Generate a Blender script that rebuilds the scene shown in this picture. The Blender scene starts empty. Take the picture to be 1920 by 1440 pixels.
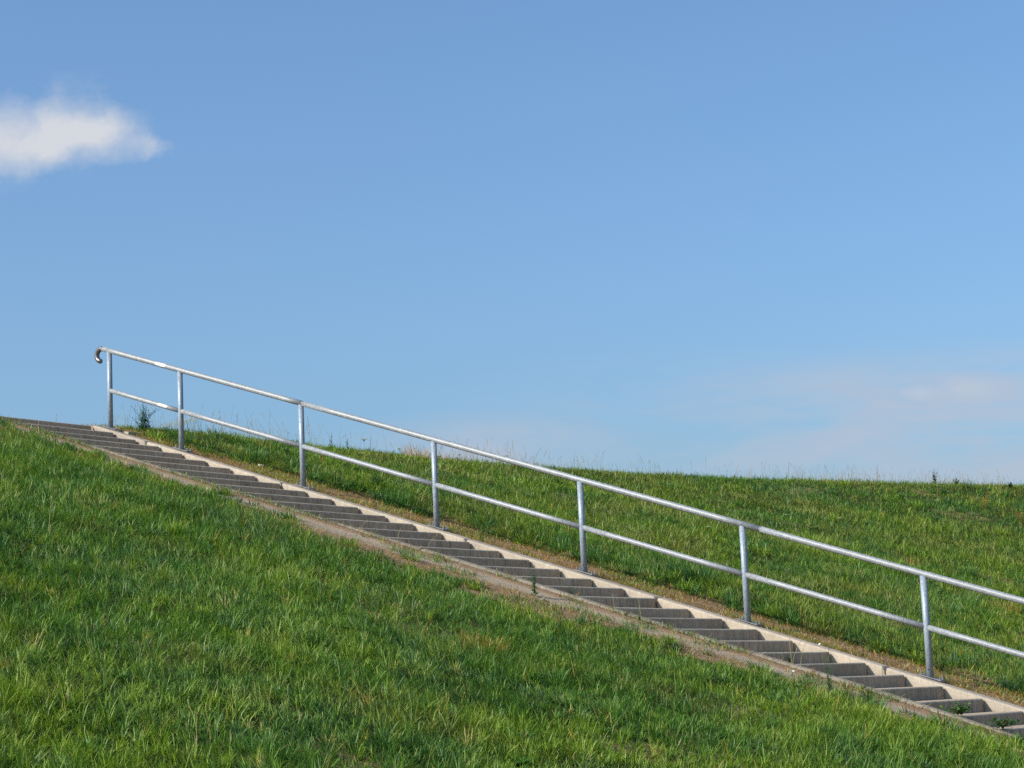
import bpy, bmesh, math, random
import numpy as np
from mathutils import Vector, Matrix

# ---------------------------------------------------------------- frame of the place
# X runs down the stairs, Y across them (away from the viewer), Z up; origin = far end of the top nosing
AZ, PIT, ROL = 0.6078684, 0.1472648, 0.0448978
CAM = (19.7986, -19.1573, -3.7169)
TREAD, RISE = 0.3888597, 0.1284150
K = RISE / TREAD
NSTEP = 36
WID = 1.783
SUN = Vector((-0.68, -1.28, 1.0)).normalized()

sc = bpy.context.scene
C = sc.collection
cam_d = bpy.data.cameras.new("camera"); cam = bpy.data.objects.new("camera", cam_d); C.objects.link(cam)
cp, sp, ca, sa = math.cos(PIT), math.sin(PIT), math.cos(AZ), math.sin(AZ)
F = Vector((-sa*cp, ca*cp, sp)); U = Vector((sa*sp, -ca*sp, cp)); Rr = Vector((ca, sa, 0))
cr, sr = math.cos(ROL), math.sin(ROL)
R2 = Rr*cr - U*sr; U2 = Rr*sr + U*cr
m = Matrix((R2, U2, -F)).transposed().to_4x4(); m.translation = Vector(CAM)
cam.matrix_world = m
cam_d.sensor_width = 36; cam_d.lens = 4050/1920*36; cam_d.clip_start = 0.1; cam_d.clip_end = 5000
sc.camera = cam

sc.view_settings.view_transform = 'Standard'; sc.view_settings.look = 'None'
sc.view_settings.exposure = 0.42; sc.view_settings.gamma = 1; sc.view_settings.use_curve_mapping = False
sc.cycles.use_denoising = False; sc.cycles.max_bounces = 6; sc.cycles.transparent_max_bounces = 8

# ---------------------------------------------------------------- sun and sky
sun_d = bpy.data.lights.new("sun", 'SUN'); sun_d.energy = 4.4; sun_d.angle = math.radians(0.5); sun_d.color = (1, 0.93, 0.82)
sun = bpy.data.objects.new("sun", sun_d); C.objects.link(sun)
sun.rotation_euler = SUN.to_track_quat('Z', 'Y').to_euler()

world = bpy.data.worlds.new("World"); sc.world = world; world.use_nodes = True
nt = world.node_tree; nt.nodes.clear()
def N(t, typ, **kw):
    n = t.nodes.new(typ)
    for k, v in kw.items(): setattr(n, k, v)
    return n
def math_node(t, op, a, b=None, clamp=False):
    n = N(t, 'ShaderNodeMath', operation=op, use_clamp=clamp)
    for i, v in enumerate((a, b)):
        if v is None: continue
        if isinstance(v, (int, float)): n.inputs[i].default_value = v
        else: t.links.new(v, n.inputs[i])
    return n.outputs[0]
def maprange(t, v, a, b, c=0.0, d=1.0, smooth=True):
    n = N(t, 'ShaderNodeMapRange'); n.interpolation_type = 'SMOOTHSTEP' if smooth else 'LINEAR'
    t.links.new(v, n.inputs[0])
    for i, x in enumerate((a, b, c, d)): n.inputs[i+1].default_value = x
    return n.outputs[0]
def dot(t, v, vec):
    n = N(t, 'ShaderNodeVectorMath', operation='DOT_PRODUCT'); t.links.new(v, n.inputs[0]); n.inputs[1].default_value = vec
    return n.outputs['Value']
sky = N(nt, 'ShaderNodeTexSky'); sky.sky_type = 'NISHITA'; sky.sun_disc = False
sky.sun_elevation = math.asin(SUN.z); sky.sun_rotation = math.atan2(SUN.x, SUN.y)
sky.altitude = 0; sky.air_density = 1.0; sky.dust_density = 3.0; sky.ozone_density = 3.0
tc = N(nt, 'ShaderNodeTexCoord'); D = tc.outputs['Generated']
# compass frame of the sky: h = angle to the right of the stair view, e = height above the horizon (both as tangents)
fwd = (-sa, ca, 0); rgt = (ca, sa, 0)
df = math_node(nt, 'MAXIMUM', dot(nt, D, fwd), 0.05)
hh = math_node(nt, 'DIVIDE', dot(nt, D, rgt), df)
ee = math_node(nt, 'DIVIDE', dot(nt, D, (0, 0, 1)), df)
cmb = N(nt, 'ShaderNodeCombineXYZ'); nt.links.new(hh, cmb.inputs[0]); nt.links.new(ee, cmb.inputs[1])
P2 = cmb.outputs[0]
def noise(t, vec, scale, detail=5, rough=0.55, dist=0.0, mapping=None):
    if mapping:
        mp = N(t, 'ShaderNodeMapping'); mp.inputs['Scale'].default_value = mapping[0]; mp.inputs['Location'].default_value = mapping[1]
        t.links.new(vec, mp.inputs[0]); vec = mp.outputs[0]
    n = N(t, 'ShaderNodeTexNoise'); n.inputs['Scale'].default_value = scale; n.inputs['Detail'].default_value = detail
    n.inputs['Roughness'].default_value = rough; n.inputs['Distortion'].default_value = dist
    t.links.new(vec, n.inputs['Vector']); return n.outputs[0]
def blob(h0, e0, rh, re):
    a = math_node(nt, 'DIVIDE', math_node(nt, 'SUBTRACT', hh, h0), rh)
    b = math_node(nt, 'DIVIDE', math_node(nt, 'SUBTRACT', ee, e0), re)
    q = math_node(nt, 'ADD', math_node(nt, 'MULTIPLY', a, a), math_node(nt, 'MULTIPLY', b, b))
    return math_node(nt, 'SUBTRACT', 1.0, math_node(nt, 'SQRT', q))
CLOUD = [(-0.240, 0.281, 0.013, 0.013), (-0.230, 0.270, 0.022, 0.009), (-0.208, 0.286, 0.012, 0.013), (-0.206, 0.274, 0.019, 0.010), (-0.190, 0.284, 0.012, 0.011), (-0.187, 0.274, 0.014, 0.010), (-0.169, 0.270, 0.006, 0.005), (-0.212, 0.277, 0.024, 0.010), (-0.262, 0.276, 0.02, 0.013)]
wn = N(nt, 'ShaderNodeTexNoise'); wn.inputs['Scale'].default_value = 38; wn.inputs['Detail'].default_value = 5; wn.inputs['Roughness'].default_value = .6
nt.links.new(P2, wn.inputs['Vector'])
ws = N(nt, 'ShaderNodeSeparateColor'); nt.links.new(wn.outputs['Color'], ws.inputs[0])  # wisps
hw_ = math_node(nt, 'ADD', hh, math_node(nt, 'MULTIPLY', math_node(nt, 'SUBTRACT', ws.outputs[0], .5), .034))
ew_ = math_node(nt, 'ADD', ee, math_node(nt, 'MULTIPLY', math_node(nt, 'SUBTRACT', ws.outputs[1], .5), .026))
fld = None
for (h0, e0, rh, re) in CLOUD:
    a = math_node(nt, 'DIVIDE', math_node(nt, 'SUBTRACT', hw_, h0), rh); b = math_node(nt, 'DIVIDE', math_node(nt, 'SUBTRACT', ew_, e0), re)
    q = math_node(nt, 'ADD', math_node(nt, 'MULTIPLY', a, a), math_node(nt, 'MULTIPLY', b, b))
    g = math_node(nt, 'EXPONENT', math_node(nt, 'MULTIPLY', q, -1.0))
    fld = g if fld is None else math_node(nt, 'ADD', fld, g)
n1 = noise(nt, P2, 60, 6, 0.6, 0.3)
n2 = noise(nt, P2, 9, 6, 0.6, 0.3, ((1, 4.5, 1), (3.1, 1.7, 0)))
f1 = math_node(nt, 'SUBTRACT', math_node(nt, 'MULTIPLY', fld, maprange(nt, n1, .25, .75, .8, 1.15)), math_node(nt, 'MULTIPLY', maprange(nt, n2, .35, .7), .25))
cloud = math_node(nt, 'MULTIPLY', math_node(nt, 'POWER', maprange(nt, f1, 0.0, 2.2, 0, 1, False), .80), 0.93)
# thin low veil on the right
veil_h = maprange(nt, hh, -0.06, 0.20)
veil_e = math_node(nt, 'MULTIPLY', maprange(nt, ee, 0.165, 0.135), 1.0)
veil = math_node(nt, 'MULTIPLY', math_node(nt, 'MULTIPLY', veil_h, veil_e), maprange(nt, n2, 0.30, 0.62))
veil = math_node(nt, 'MULTIPLY', veil, 0.78)
veil2 = math_node(nt, 'MULTIPLY', math_node(nt, 'MULTIPLY', maprange(nt, blob(0.0, 0.120, 0.11, 0.022), 0, .9), maprange(nt, n2, 0.25, 0.6)), 0.7)
puff = math_node(nt, 'MAXIMUM', blob(0.214, 0.1375, 0.020, 0.009), blob(0.191, 0.1355, 0.013, 0.006))
puff = math_node(nt, 'MULTIPLY', maprange(nt, math_node(nt, 'ADD', puff, math_node(nt, 'MULTIPLY', math_node(nt, 'SUBTRACT', n1, 0.5), 1.3)), 0.1, 1.1), 0.22)
vmix = N(nt, 'ShaderNodeMix', data_type='RGBA'); nt.links.new(math_node(nt, 'MAXIMUM', veil, veil2), vmix.inputs['Factor']); vmix.inputs['B'].default_value = (2.85, 3.2, 3.85, 1)
allc = math_node(nt, 'MAXIMUM', cloud, puff)
mix = N(nt, 'ShaderNodeMix', data_type='RGBA'); nt.links.new(allc, mix.inputs['Factor'])
tint = N(nt, 'ShaderNodeMix', data_type='RGBA', blend_type='MULTIPLY'); tint.inputs['Factor'].default_value = 1
nt.links.new(sky.outputs[0], tint.inputs['A']); tint.inputs['B'].default_value = (0.80, 0.99, 1.12, 1)
nt.links.new(tint.outputs['Result'], vmix.inputs['A']); nt.links.new(vmix.outputs['Result'], mix.inputs['A']); mix.inputs['B'].default_value = (4.12, 4.22, 4.45, 1)
bg = N(nt, 'ShaderNodeBackground'); bg.inputs[1].default_value = 0.125
nt.links.new(mix.outputs['Result'], bg.inputs[0])
out = N(nt, 'ShaderNodeOutputWorld'); nt.links.new(bg.outputs[0], out.inputs[0])

# ---------------------------------------------------------------- helpers
rng = np.random.default_rng(7)
random.seed(5)
def tag(o, label=None, cat=None, group=None, kind=None):
    if label: o['label'] = label
    if cat: o['category'] = cat
    if group: o['group'] = group
    if kind: o['kind'] = kind
    return o
def thing(name, label, cat, loc=(0, 0, 0), rotz=0, group=None):
    o = bpy.data.objects.new(name, None); C.objects.link(o); o.location = loc; o.rotation_euler = (0, 0, rotz)
    o.empty_display_size = .1
    return tag(o, label, cat, group)
def mesh_obj(name, me, mat, parent=None, smooth=False):
    o = bpy.data.objects.new(name, me); C.objects.link(o)
    if mat: me.materials.append(mat)
    if smooth: me.polygons.foreach_set('use_smooth', [True]*len(me.polygons))
    if parent: o.parent = parent
    return o
def from_bm(name, bm, mat, parent=None, smooth=False):
    bmesh.ops.recalc_face_normals(bm, faces=bm.faces)
    me = bpy.data.meshes.new(name); bm.to_mesh(me); bm.free()
    return mesh_obj(name, me, mat, parent, smooth)
def h2(ix, iy, seed):
    n = (ix.astype(np.int64)*374761393 + iy.astype(np.int64)*668265263 + seed*1442695041) & 0x7fffffff
    n = ((n ^ (n >> 13))*1274126177) & 0x7fffffff
    n = ((n ^ (n >> 16))*2246822519) & 0x7fffffff
    return (n ^ (n >> 15)) % 100003/100003.0
def vn(x, y, seed=0):
    ix, iy = np.floor(x), np.floor(y); fx, fy = x-ix, y-iy
    fx = fx*fx*(3-2*fx); fy = fy*fy*(3-2*fy)
    a, b, c, d = h2(ix, iy, seed), h2(ix+1, iy, seed), h2(ix, iy+1, seed), h2(ix+1, iy+1, seed)
    return (a*(1-fx)+b*fx)*(1-fy)+(c*(1-fx)+d*fx)*fy
def fbm(x, y, seed=0, octv=4, gain=.5):
    s = 0; a = 1; t = 0
    for i in range(octv):
        s = s+a*vn(x*2**i+17.3*i, y*2**i-9.1*i, seed+i*13); t += a; a *= gain
    return s/t
def sstep(a, b, x):
    t = np.clip((x-a)/(b-a), 0, 1); return t*t*(3-2*t)

# ---------------------------------------------------------------- terrain of the dike
def crest(c):
    d = np.maximum(c-6.0, 0)
    return np.where(c > 0, 0.0195*d**2/(1+0.007*d), 0.0)
GE = np.array([(-2, -2.3), (0, -2.35), (1.0, -2.44), (1.8, -2.6), (2.1, -2.43), (2.5, -2.55), (2.95, -2.75), (3.2, -2.62), (3.7, -2.75), (4.0, -2.35), (4.7, -2.6), (5.1, -2.7),
    (5.8, -2.94), (6.4, -3.15), (6.9, -3.25), (7.36, -3.2), (7.6, -2.95), (8.15, -3.3), (8.6, -3.25), (9.0, -3.45), (9.3, -3.1), (9.6, -2.75), (9.95, -2.88),
    (10.4, -2.93), (10.75, -2.65), (11.25, -2.65), (11.6, -2.53), (12.0, -2.67), (12.4, -2.4), (12.8, -2.2), (13.1, -2.5), (16, -2.6), (40, -2.6)])
def edge_near(s): return np.interp(s, GE[:, 0], GE[:, 1])
def edge_far(s): return 0.98 + 0.30*(fbm(s*1.1, s*0+3.3, 5, 3)-.5) - 0.35*sstep(2.2, 0.6, s)
def ground(s, c):
    s = np.asarray(s, float); c = np.asarray(c, float)
    u = s-crest(c)
    w = 0.16
    z = -K*(np.logaddexp(0, (u+0.25)/w)*w) + K*0.25     # rounded crest
    z = np.minimum(z, 0.083)
    toe = 15.2
    z = np.where(u > toe, -K*toe - K*2.2*(1-np.exp(-(u-toe)/2.2))*0.6, z)
    z = np.where(u < -4.0, z - 0.33*(1-np.exp(-(-4.0-u)/9))*12, z)          # the far side of the dike
    near = (c < -WID-.1); far = (c > .2)
    off = np.where(c < -2.0, sstep(-2.0, -4.5, c), sstep(0.9, 2.4, c))
    bump = (fbm(s*.55, c*.55, 1, 3)-.5)*0.16 + (fbm(s*2.1, c*2.1, 9, 3)-.5)*0.06
    off = off*(.35+.65*sstep(.2, 2.5, u))
    z = z + bump*off + (fbm(s*6, c*6, 21, 3)-.5)*0.022*sstep(.22, .5, c) + (fbm(s*6, c*6, 22, 3)-.5)*0.022*sstep(-1.95, -2.4, c)
    z = z + .022*sstep(-2.15, -1.88, c)*sstep(-1.7, -1.8, c)
    z = z - np.where((c > .2) & (c < .6), .012, 0) + 0.07*sstep(.85, 1.35, c)*sstep(-.5, .4, u)*(c > 0) 
    return z
def ss_under(s, c, z):
    return np.where((c > -WID-.076) & (c < .185) & (s < 14.9) & (s > -1.9), z-.62, z)

# ---------------------------------------------------------------- materials
def new_mat(name):
    mt = bpy.data.materials.new(name); mt.use_nodes = True; t = mt.node_tree
    b = t.nodes['Principled BSDF']; return mt, t, b
def ramp(t, v, stops):
    n = N(t, 'ShaderNodeValToRGB'); e = n.color_ramp.elements
    while len(e) < len(stops): e.new(.5)
    for x, (p, c) in zip(e, stops): x.position = p; x.color = (*c, 1)
    t.links.new(v, n.inputs[0]); return n.outputs[0]
def mixc(t, f, a, b, mode='MIX'):
    n = N(t, 'ShaderNodeMix', data_type='RGBA', blend_type=mode)
    if isinstance(f, (int, float)): n.inputs['Factor'].default_value = f
    else: t.links.new(f, n.inputs['Factor'])
    for k, v in (('A', a), ('B', b)):
        if isinstance(v, tuple): n.inputs[k].default_value = (*v, 1)
        else: t.links.new(v, n.inputs[k])
    return n.outputs['Result']
def bump(t, b, h, strength, dist):
    n = N(t, 'ShaderNodeBump'); n.inputs['Strength'].default_value = strength; n.inputs['Distance'].default_value = dist
    t.links.new(h, n.inputs['Height']); t.links.new(n.outputs[0], b.inputs['Normal'])
def objco(t): return N(t, 'ShaderNodeTexCoord').outputs['Object']
def geopos(t): return N(t, 'ShaderNodeNewGeometry').outputs['Position']

def mat_ground():
    mt, t, b = new_mat('soil'); p = geopos(t)
    at = N(t, 'ShaderNodeAttribute', attribute_name='bare'); bare = at.outputs['Fac']
    a2 = N(t, 'ShaderNodeAttribute', attribute_name='dust'); dust = a2.outputs['Fac']
    nf = noise(t, p, 60, 6, .7); nm = noise(t, p, 9, 5, .6); ns = noise(t, p, 190, 3, .6)
    earth = ramp(t, nf, [(.25, (.10, .065, .04)), (.5, (.26, .165, .095)), (.72, (.42, .28, .17))])
    under = ramp(t, nm, [(.3, (.018, .030, .010)), (.7, (.045, .060, .018))])
    dst = ramp(t, ns, [(.2, (.23, .18, .125)), (.55, (.34, .275, .20)), (.8, (.41, .34, .25))])
    dst = mixc(t, maprange(t, nm, .45, .7, 0, .5), dst, (.33, .24, .15))
    c1 = mixc(t, bare, under, earth); c2 = mixc(t, dust, c1, dst)
    t.links.new(c2, b.inputs['Base Color']); b.inputs['Roughness'].default_value = .95; b.inputs['Specular IOR Level'].default_value = .15
    bump(t, b, nf, .6, .02); return mt
def mat_concrete(name, c0, c1, c2, streak=0.0, speck=.5, rough=.9, bumpd=.004):
    mt, t, b = new_mat(name); p = geopos(t)
    big = noise(t, p, 2.3, 5, .6); fine = noise(t, p, 120, 4, .7); mid = noise(t, p, 18, 5, .65)
    col = ramp(t, mid, [(.3, c0), (.52, c1), (.75, c2)])
    col = mixc(t, maprange(t, big, .35, .7, 0, .45), col, tuple(x*.72 for x in c0))
    oi = N(t, 'ShaderNodeObjectInfo'); col = mixc(t, 1.0, col, ramp(t, oi.outputs['Random'], [(0, (.86, .86, .87)), (1, (1.08, 1.06, 1.03))]), 'MULTIPLY')
    if streak:
        st = noise(t, p, 1, 4, .7, 0, ((28, 34, 1.1), (0, 0, 0)))
        col = mixc(t, maprange(t, st, .5, .72, 0, streak), col, tuple(x*.38 for x in c0))
        st2 = noise(t, p, 1, 3, .7, 0, ((21, 19, .9), (5, 2, 0)))
        col = mixc(t, maprange(t, st2, .55, .8, 0, streak*.7), col, tuple(min(1, x*1.35) for x in c2))
        mo = noise(t, p, 3.7, 4, .6, 0, ((1, 1, 1), (9, 4, 2)))
        col = mixc(t, maprange(t, mo, .55, .75, 0, streak*.45), col, (.075, .085, .045))
    col = mixc(t, maprange(t, fine, .55, .8, 0, speck), col, tuple(x*.5 for x in c0))
    t.links.new(col, b.inputs['Base Color']); b.inputs['Roughness'].default_value = rough; b.inputs['Specular IOR Level'].default_value = .25
    bump(t, b, fine, .7, bumpd); return mt
def mat_galv(name, c0=(.15, .163, .176), c1=(.29, .305, .32), metal=.12, ro=(.42, .58)):
    mt, t, b = new_mat(name); p = geopos(t)
    v = N(t, 'ShaderNodeTexVoronoi'); v.inputs['Scale'].default_value = 95; t.links.new(p, v.inputs['Vector'])
    n = noise(t, p, 26, 5, .65); n2 = noise(t, p, 5, 3, .6)
    w = N(t, 'ShaderNodeSeparateColor'); t.links.new(v.outputs['Color'], w.inputs[0])
    f = math_node(t, 'ADD', math_node(t, 'MULTIPLY', w.outputs[0], .45), math_node(t, 'MULTIPLY', n, .75))
    col = ramp(t, f, [(.3, c0), (.85, c1)])
    col = mixc(t, maprange(t, n, .62, .8, 0, .35), col, (.75, .77, .78))
    t.links.new(col, b.inputs['Base Color']); b.inputs['Metallic'].default_value = metal
    t.links.new(maprange(t, math_node(t, 'ADD', f, math_node(t, 'MULTIPLY', n2, .4)), .3, 1.2, ro[0], ro[1], False), b.inputs['Roughness'])
    bump(t, b, n, .15, .002); return mt
def mat_plain(name, col, rough=.6, metal=0, var=.25, scale=30):
    mt, t, b = new_mat(name); n = noise(t, geopos(t), scale, 4, .6)
    c = mixc(t, n, tuple(x*(1-var) for x in col), tuple(min(1, x*(1+var)) for x in col))
    t.links.new(c, b.inputs['Base Color']); b.inputs['Roughness'].default_value = rough; b.inputs['Metallic'].default_value = metal
    return mt
def mat_blade(name='blade', gloss=.35, trans=.28):
    mt, t, b = new_mat(name)
    at = N(t, 'ShaderNodeAttribute', attribute_name='tint')
    t.links.new(at.outputs['Color'], b.inputs['Base Color']); b.inputs['Roughness'].default_value = .5
    b.inputs['Specular IOR Level'].default_value = gloss
    tr = N(t, 'ShaderNodeBsdfTranslucent'); t.links.new(mixc(t, 1.0, at.outputs['Color'], (1.25, 1.35, .75), 'MULTIPLY'), tr.inputs[0])
    mx = N(t, 'ShaderNodeMixShader'); mx.inputs[0].default_value = trans
    t.links.new(b.outputs[0], mx.inputs[1]); t.links.new(tr.outputs[0], mx.inputs[2])
    t.links.new(mx.outputs[0], t.nodes['Material Output'].inputs[0]); return mt
M_ground = mat_ground()
M_riser = mat_concrete('weathered_concrete', (.355, .27, .185), (.445, .35, .25), (.54, .435, .32), .75, .15, .9, .0015)
M_nose = mat_concrete('skylit_concrete_edge', (.38, .31, .225), (.48, .40, .30), (.56, .475, .365), .45, .25, .9, .0015)  # riser concrete made paler, the edge's catch of sky put into its colour
M_curb = mat_concrete('pale_concrete', (.345, .295, .235), (.415, .36, .29), (.47, .415, .34), .30, .25)
M_dusty = mat_concrete('dusty_concrete', (.17, .145, .11), (.235, .205, .165), (.32, .285, .235), 0, .4)
M_galv = mat_galv('galvanised_steel')
M_post = mat_galv('galvanised_post_steel', (.175, .215, .26), (.29, .34, .395), .12, (.38, .52))
M_dark = mat_plain('dark_cap_steel', (.15, .135, .13), .35, .7)
M_white = mat_plain('white_paint', (.86, .86, .84), .4, 0, .03)
M_hole = mat_plain('hole_dark', (.015, .015, .015), .9)
M_bolt = mat_plain('bolt_steel', (.22, .22, .22), .45, .5)
M_blade = mat_blade()
M_leaf = mat_blade('leaf', .35, .3)

# ---------------------------------------------------------------- ground sheet
def axis(a, b, step, far, extra=()):
    core = list(np.arange(a, b+1e-6, step))
    g = step; x = core[-1]; up = []
    while x < far: g *= 1.35; x += g; up.append(x)
    g = step; x = core[0]; dn = []
    while x > -far: g *= 1.35; x -= g; dn.append(x)
    v = np.array(sorted(dn+core+up+list(extra)))
    keep = np.concatenate([[True], np.diff(v) > .008]); return v[keep]
sx = axis(-3, 17, .085, 900, (-1.9, -1.91, 14.9, 14.91))
cy = axis(-14, 26, .10, 900, tuple(np.arange(-4.0, -1.95, .045))+tuple(np.arange(.2, 1.6, .045)))
cy = cy[(np.abs(cy+WID+.076) > .03) & (np.abs(cy-.185) > .03)]
cy = np.sort(np.concatenate([cy, [-WID-.08, -WID-.072, .18, .19]]))
S_, C_ = np.meshgrid(sx, cy, indexing='ij')
Z_ = ss_under(S_, C_, ground(S_, C_))
ns_, nc_ = S_.shape
idx = np.arange(ns_*nc_).reshape(ns_, nc_)
quads = np.stack([idx[:-1, :-1], idx[1:, :-1], idx[1:, 1:], idx[:-1, 1:]], -1).reshape(-1, 4)
def np_mesh(name, co, faces_flat, starts):
    me = bpy.data.meshes.new(name)
    me.vertices.add(len(co)); me.vertices.foreach_set('co', np.ascontiguousarray(co, np.float32).ravel())
    me.loops.add(len(faces_flat)); me.loops.foreach_set('vertex_index', np.ascontiguousarray(faces_flat, np.int32))
    me.polygons.add(len(starts)); me.polygons.foreach_set('loop_start', np.ascontiguousarray(starts, np.int32))
    me.update(calc_edges=True); return me
gm = np_mesh('ground', np.stack([S_, C_, Z_], -1).reshape(-1, 3), quads.ravel(), np.arange(len(quads))*4)
en = edge_near(S_)
bare = np.where(C_ < -1.7, sstep(-.35, .05, C_-en + .35*(fbm(S_*3, C_*3, 40, 3)-.5)), 0) * (C_ < -1.7)
ef = edge_far(S_)
bare = np.maximum(bare, np.where((C_ > 0), sstep(.25, -.1, C_-ef + .3*(fbm(S_*3, C_*3, 41, 3)-.5)), 0))
bare = np.maximum(bare, .8*sstep(.66, .74, fbm(S_*.9, C_*.9, 77, 4)))*((S_ < 16))
dust = np.where((C_ > -2.42) & (C_ < -1.7), sstep(-2.40, -2.28, C_+.16*(fbm(S_*2.5, C_*5, 43, 4)-.5))*sstep(-1.98, -2.06, C_+.06*(fbm(S_*4, C_*4, 44, 3)-.5)), 0)
dust = np.maximum(dust, np.where((C_ > 0), .6*sstep(.36, .24, C_+.1*(fbm(S_*4, C_*4, 45, 3)-.5)), 0))
for nm, arr in (('bare', bare), ('dust', dust)):
    a = gm.attributes.new(nm, 'FLOAT', 'POINT'); a.data.foreach_set('value', np.ascontiguousarray(arr.ravel(), np.float32))
tag(mesh_obj('ground', gm, M_ground, smooth=True), kind='structure')

# ---------------------------------------------------------------- the staircase
stairs = thing('staircase', 'long straight concrete staircase climbing the grassy dike to the left', 'staircase')
def profile_prism(pts, c0, c1, bev=0.0, cuts=None):
    """closed s-z profile extruded across from c0 to c1"""
    bm = bmesh.new()
    a = [bm.verts.new((s, c0, z)) for s, z in pts]; b = [bm.verts.new((s, c1, z)) for s, z in pts]
    n = len(pts)
    bm.faces.new(a); bm.faces.new(b[::-1])
    for i in range(n): bm.faces.new((a[i], b[i], b[(i+1) % n], a[(i+1) % n]))
    return bm
for i in range(-2, NSTEP):
    s = i*TREAD; z = -i*RISE if i > 0 else 0
    if i < 0: continue
    z = -i*RISE
    dz = random.uniform(-.003, .003); dx = random.uniform(-.004, .004)
    back = .36 if i else 1.2
    e = .013
    pts = [(s+dx-TREAD-(.03 if i else 1.0), z+dz+.006), (s+dx-e*1.6, z+dz), (s+dx-e*.8, z+dz-e*.25), (s+dx-e*.2, z+dz-e*.8), (s+dx, z+dz-e*1.4), (s+dx+.002, z-.145), (s+dx-.06, z-.30), (s+dx-TREAD-(.03 if i else 1.0), z-.30)]
    gap = random.uniform(.022, .034)
    bm = profile_prism(pts, -WID+.008, -gap)
    bm.faces.ensure_lookup_table()
    for f_ in bm.faces:                                        # sky light on the chamfered nosing, painted as a paler tone
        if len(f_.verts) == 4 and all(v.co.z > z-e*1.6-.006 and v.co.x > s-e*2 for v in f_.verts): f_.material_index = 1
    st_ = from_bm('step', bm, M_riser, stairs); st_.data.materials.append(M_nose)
# side curbs: precast pieces with rounded ends, inner face plumb, top leaning outwards
def curb_piece(s0, s1, cin, sign, zfun, width, rnd, mat, cut=.004):
    """sign=+1: body lies towards +c"""
    r = .014
    prof = [(0.0, -.34), (0.0, -r-.004), (.004, -.006), (.016, 0.0), (width*.55, -.002), (width-.012, -.006), (width, -.02), (width, -.34)]
    ss = [s0+cut, s0+cut+.003, s0+cut+.010, s0+cut+.024]
    drop = [.052, .030, .013, .0]
    k = max(2, int((s1-s0)/.15))
    mids = list(np.linspace(s0+.06, s1-.06, k))
    pos = [(a, d) for a, d in zip(ss, drop)]+[(a, 0) for a in mids]+[(2*0+s1-(a-s0), d) for a, d in reversed(list(zip(ss, drop)))]
    bm = bmesh.new(); rings = []
    for a, d in pos:
        ring = []
        for (w, h) in prof:
            dd = d*rnd if h > -.3 else 0
            ring.append(bm.verts.new((a, cin+sign*(w+ (min(d*rnd, .01) if w < .002 else 0)), zfun(a)+h-dd)))
        rings.append(ring)
    n = len(prof)
    for A, B in zip(rings, rings[1:]):
        for j in range(n-1): bm.faces.new((A[j], A[j+1], B[j+1], B[j]))
        bm.faces.new((A[n-1], A[0], B[0], B[n-1]))
    bm.faces.new(rings[0]); bm.faces.new(rings[-1][::-1])
    return from_bm('side_curb', bm, mat, stairs)
far_z = lambda s: -K*s+.0076 if s > 0 else .0076
joints = [-.02, .914, 3.10, 5.75, 8.151, 10.671, 13.1, 14.9]
for a, b in zip(joints, joints[1:]):
    curb_piece(a, b, .0, 1, far_z, .19, 1.0 if a > 7 else .6, M_curb, .006)
RES = np.array([(-1.0, 0.0), (.9, -.015), (1.6, -.003), (5.5, -.006), (6.7, .005), (7.6, .011), (8.6, .006), (9.2, .002), (10.3, .003), (11.2, .014), (11.9, .010), (12.5, -.005), (13.2, -.026), (15, -.04)])
near_z = lambda s: (-K*s if s > 0 else 0)+.043+float(np.interp(s, RES[:, 0], RES[:, 1]))
nj = [-.4, 1.7, 4.1, 6.55, 8.95, 11.35, 13.0, 14.9]
for a, b in zip(nj, nj[1:]):
    curb_piece(a, b, -WID, -1, near_z, .085, .35, M_dusty, .003)
# landing slab beyond the top step and a loose slab by the first post
bm = profile_prism([(-1.9, .004), (-.99, .004), (-.99, -.25), (-1.9, -.25)], -WID, -.01); from_bm('landing', bm, M_riser, stairs)
sl = profile_prism([(-.42, .035), (.36, -.095), (.36, -.14), (-.42, -.02)], .26, .56)
slab = from_bm('slab', sl, M_curb); tag(slab, 'flat concrete slab lying beside the foot of the topmost railing post', 'slab')

# ---------------------------------------------------------------- the railing
PC = .17
posts_s = [.1386+0*1] + [1.3576+1.94128*j for j in range(7)]
rail = thing('handrail', 'galvanised steel tube handrail with mid rail on seven visible posts', 'railing')
base_z = lambda s: -K*s+.0076
def tube(pts, r, seg=20, cap=True):
    bm = bmesh.new(); P = [Vector(p) for p in pts]; rings = []
    prev = None
    for i, p in enumerate(P):
        t = (P[min(i+1, len(P)-1)]-P[max(i-1, 0)]).normalized()
        ref = Vector((0, 1, 0)) if abs(t.y) < .9 else Vector((0, 0, 1))
        u = t.cross(ref).normalized(); v = t.cross(u)
        rings.append([bm.verts.new(p+(u*math.cos(a)+v*math.sin(a))*r) for a in [2*math.pi*k/seg for k in range(seg)]])
    for A, B in zip(rings, rings[1:]):
        for k in range(seg): bm.faces.new((A[k], A[(k+1) % seg], B[(k+1) % seg], B[k]))
    if cap: bm.faces.new(rings[0][::-1]); bm.faces.new(rings[-1])
    return bm
RT, RM, RP = .0320, .0290, .0330
smax = posts_s[-1]+.3
def smooth_tube(name, bm, mat, par):
    o = from_bm(name, bm, mat, par, True)
    return o
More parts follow.
